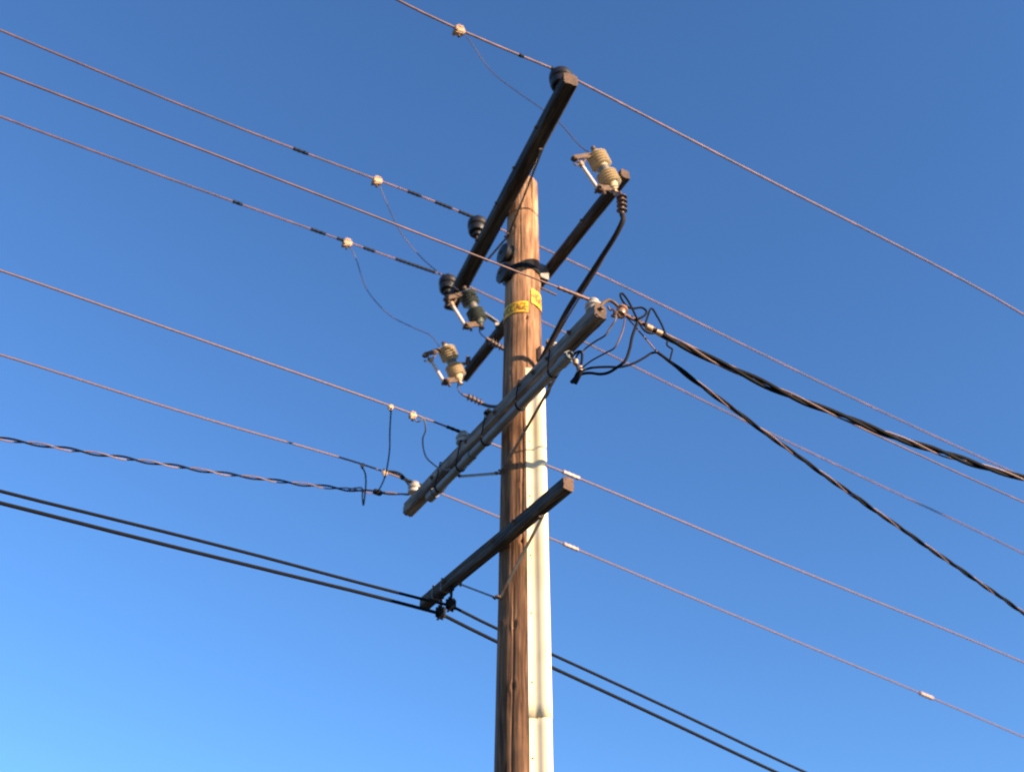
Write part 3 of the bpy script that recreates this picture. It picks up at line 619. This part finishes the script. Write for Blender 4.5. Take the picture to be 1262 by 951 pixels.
# suspension clamps for the two cables
for key,lab in (('P8','dark cable clamp under the lowest arm holding the upper black cable'),('P9','dark cable clamp at the end of the lowest arm holding the lower black cable')):
    P=D[key][0];d=(D['W8'][19]-D['W8'][17]).normalized();s=d.cross(UP).normalized()
    t=thing('cable_clamp',lab,'cable clamp',P,'suspension clamps under the lowest arm')
    e=NB();lathe(e,V((P.x,P.y,P.z+.02)),UP,[(0,.011),(5.635-.0525-P.z-.02,.011)],8);obj('hanger_rod',e,'dark',t)
    e=NB();lathe(e,V((P.x,P.y,5.635-.075)),UP,[(0,.024),(.02,.024)],6);obj('nut',e,'dark',t)
    e=NB();box(e,P+s*.019+V((0,0,.01)),d,s,UP,.07,.014,.085,.005);box(e,P-s*.019+V((0,0,.01)),d,s,UP,.07,.014,.085,.005);obj('clamp_plate',e,'dark',t)
    e=NB();tube(e,[P+s*.05+V((0,0,.032)),P-s*.05+V((0,0,.032))],.009,6);tube(e,[P+s*.05+V((0,0,-.026)),P-s*.05+V((0,0,-.026))],.009,6);obj('clamp_bolt',e,'rust',t)
# twisted service cables
def twisted(key,label,rc,rn,pitch,n_ins,wob,m='rubber',step=.03,start=0.):
    pts=resample(D[key],step);fr=frames(pts);i0=int(start/step)
    t=thing('service_cable',label,'service cable',D[key][0],'twisted service cables')
    for k in range(n_ins+1):
        out=[]
        for i,(p,(tt,a,b)) in enumerate(zip(pts,fr)):
            s=i*step
            env=min(1,max(0,s-start)/.25) if key!='W7' else min(1,max(0,(len(pts)-1-i)*step)/.3)
            ph=2*PI*(s/pitch+.12*noise.noise(V((s*.8,k,3))))+2*PI*k/(n_ins+1)
            rad=wob*(1+.35*noise.noise(V((s*1.7,5,k))))*env+rn*.3
            out.append(p+a*math.cos(ph)*rad+b*math.sin(ph)*rad)
        if k==0: obj('neutral_wire',T(out,rn,7),'alu',t)
        else: obj('insulated_wire',T(out[i0:],rc,8),m,t)
    return t
s1=twisted('C1','thick black twisted service cable running right from the near end of the grey arm',.0145,.0070,.95,2,.0145)
s2=twisted('C2','thinner black twisted service cable sagging steeply down to the lower right',.0098,.006,.7,2,.0085,start=(D['C2'][1]-D['C2'][0]).length)
s3=twisted('W7','thin wavy twisted service cable from the left to the far end of the grey arm',.008,.006,.42,1,.0095)
b=NB();P=D['sp7'][0];lathe(b,P-NN*.04,NN,[(0,.012),(.01,.026),(.07,.028),(.085,.014)],12);obj('splice',b,'tape',s3)
P,d=along('C1',D['c1a'][0],0)
for q,sz in ((D['Ps'][0]+V((0,0,.0)),.72),(D['c1b'][0],.66)):
    b=NB();lathe(b,q-d*.03,d,[(0,.012),(.006,.024*sz/.7),(.05,.026*sz/.7),(.06,.012)],12);obj('connector',b,'bronze',s1)

# ------------------------------------------------------------ dead end at the near end of the grey arm
t=thing('dead_end','rusty strap and brown spool insulator at the near tip of the grey arm','insulator',D['Pd'][0])
obj('strap',T(smooth_path(D['strap']),.013,8),'rust',t)
ax=(UP+NN*.35).normalized()
obj('spool',lathe(NB(),D['Pd'][0]-ax*.045,ax,[(0,.02),(.004,.036),(.022,.040),(.034,.030),(.052,.030),(.064,.042),(.084,.038),(.09,.02)],24),'spool',t)
obj('grip',T(smooth_path(D['grip1']),.012,8),'copper',t)
obj('tie_coil',T(smooth_path(D['coil'],.01),.008,8),'copper',t)
obj('bolt',bolt(NB(),arm_ax('a2')[1]+V((0,0,.02)),UU,.016,.03),'rust',t)

# ------------------------------------------------------------ jumpers and loops
def jumper(key,name,label,r,m,group=None,step=.015,cat='jumper wire'):
    o=obj(name,T(smooth_path(D[key],step),r,8),m)
    o['label']=label;o['category']=cat
    if group:o['group']=group
    return o
g='jumper leads to the cutouts'
jumper('J1','jumper_wire','hair-thin lead from the topmost wire passing behind the top arm to the right cutout',.0045,'thin',g)
jumper('J2','jumper_wire','hair-thin lead hanging from the middle top wire to the shaded cutout',.0045,'thin',g)
jumper('J3','jumper_wire','hair-thin lead curving from the third top wire to the far left cutout',.0045,'thin',g)
g='low-voltage jumpers at the far end'
jumper('K1','jumper_wire','long drooping lead joining the two bare wires left of the grey arm',.0062,'rubber',g)
jumper('K2','jumper_wire','curled grey lead dropping from a square clamp onto the pipe of the grey arm',.0068,'tube',g)
jumper('K3','jumper_wire','arched black lead from the clamp to the white insulator at the arm\'s far end',.0095,'rubber',g)
jumper('K3b','jumper_wire','lower short black lead beside the arched one at the arm\'s far end',.008,'rubber',g)
jumper('K4','jumper_wire','narrow hairpin lead dangling below the wavy cable left of the grey arm',.0068,'rubber',g)
g='low-voltage wires at the near end'
t=thing('spliced_tail','pair of taped black wire ends with a splice hanging off the grey pipe','wire splice',D['N1'][0])
obj('wire_loop',T(smooth_path(D['N1']),.0095,8),'rubber',t);obj('wire_loop',T(smooth_path(D['N1b']),.0075,8),'rubber',t)
obj('taped_end',T(smooth_path(D['N1c']),[.014]*0 or .015,10),'tape',t);obj('taped_end',T(smooth_path(D['N1d']),.016,10),'tape',t)
for k,q in (('N1',D['N1'][-1]),('N1b',D['N1b'][2])):
    b=NB();lathe(b,q-UP*.03,UP,[(0,.01),(.006,.02),(.045,.02),(.052,.01)],12);obj('connector',b,'bronze',t)
jumper('N2','jumper_wire','thin pinkish lead from the splice up to the brown spool insulator',.006,'copper',g)
jumper('N3','jumper_wire','short kinked lead climbing from the splice to the tip of the grey arm',.0068,'thin',g)
jumper('N4','jumper_wire','thick black lead sweeping from the splice up to the thick twisted cable',.0105,'rubber',g)
jumper('N5','jumper_wire','wavy black lead from the splice out to the steeply sagging cable',.0088,'rubber',g)
g='loose loops on the twisted cables'
jumper('L1','wire_loop','bow-shaped double loop of black wire above the thick twisted cable',.0085,'rubber',g,.01)
jumper('L2','wire_loop','pointed hairpin of black wire standing above the thick twisted cable',.0075,'rubber',g,.01)
jumper('L3','wire_loop','small black loop sagging just under the thick twisted cable',.0075,'rubber',g,.01)
jumper('L4','wire_loop','short kinked wire hanging between the two twisted cables',.0068,'rubber',g,.01)

# ------------------------------------------------------------ camera
F_,PITCH,ROLL=1350.,38.5,.45
cam=bpy.data.cameras.new('camera');co=bpy.data.objects.new('camera',cam);COL.objects.link(co)
cam.sensor_fit='HORIZONTAL';cam.sensor_width=36;cam.lens=36*F_/1262;cam.clip_end=6000;cam.clip_start=.05
p=math.radians(PITCH);r=math.radians(ROLL)
f=V((0,math.cos(p),math.sin(p)));rt=V((1,0,0));up=rt.cross(f)
r2=rt*math.cos(r)+up*math.sin(r);u2=up*math.cos(r)-rt*math.sin(r)
co.matrix_world=Matrix(((r2.x,u2.x,-f.x,-0.086033),(r2.y,u2.y,-f.y,-7.0),(r2.z,u2.z,-f.z,1.6),(0,0,0,1)))
cam.dof.use_dof=True;cam.dof.focus_distance=7.2;cam.dof.aperture_fstop=1.2
sc.camera=co

# ------------------------------------------------------------ light
SUN_AZ,SUN_EL=-33.,16.      # direction towards the sun: math azimuth, elevation
sd=V((math.cos(math.radians(SUN_AZ))*math.cos(math.radians(SUN_EL)),math.sin(math.radians(SUN_AZ))*math.cos(math.radians(SUN_EL)),math.sin(math.radians(SUN_EL))))
sl=bpy.data.lights.new('sun','SUN');sl.energy=5.;sl.angle=math.radians(.5);sl.color=(1,.77,.53)
so=bpy.data.objects.new('sun',sl);COL.objects.link(so);so.rotation_euler=sd.to_track_quat('Z','Y').to_euler();so.location=(20,-12,15)
wd=bpy.data.worlds.new('World');sc.world=wd;wd.use_nodes=True;nt=wd.node_tree
bg=nt.nodes['Background'];sky=nt.nodes.new('ShaderNodeTexSky');sky.sky_type='NISHITA';sky.sun_disc=False
sky.sun_elevation=math.radians(SUN_EL);sky.sun_rotation=math.radians(90-SUN_AZ)
sky.air_density=1.;sky.dust_density=0.;sky.ozone_density=6.6
nt.links.new(sky.outputs[0],bg.inputs[0]);bg.inputs[1].default_value=.098
vs=sc.view_settings;vs.view_transform='Standard';vs.look='None';vs.exposure=1.5;vs.gamma=1;vs.use_curve_mapping=False
sc.render.engine='CYCLES'
sc.cycles.filter_width=2.2
sc.render.resolution_x=1024;sc.render.resolution_y=771
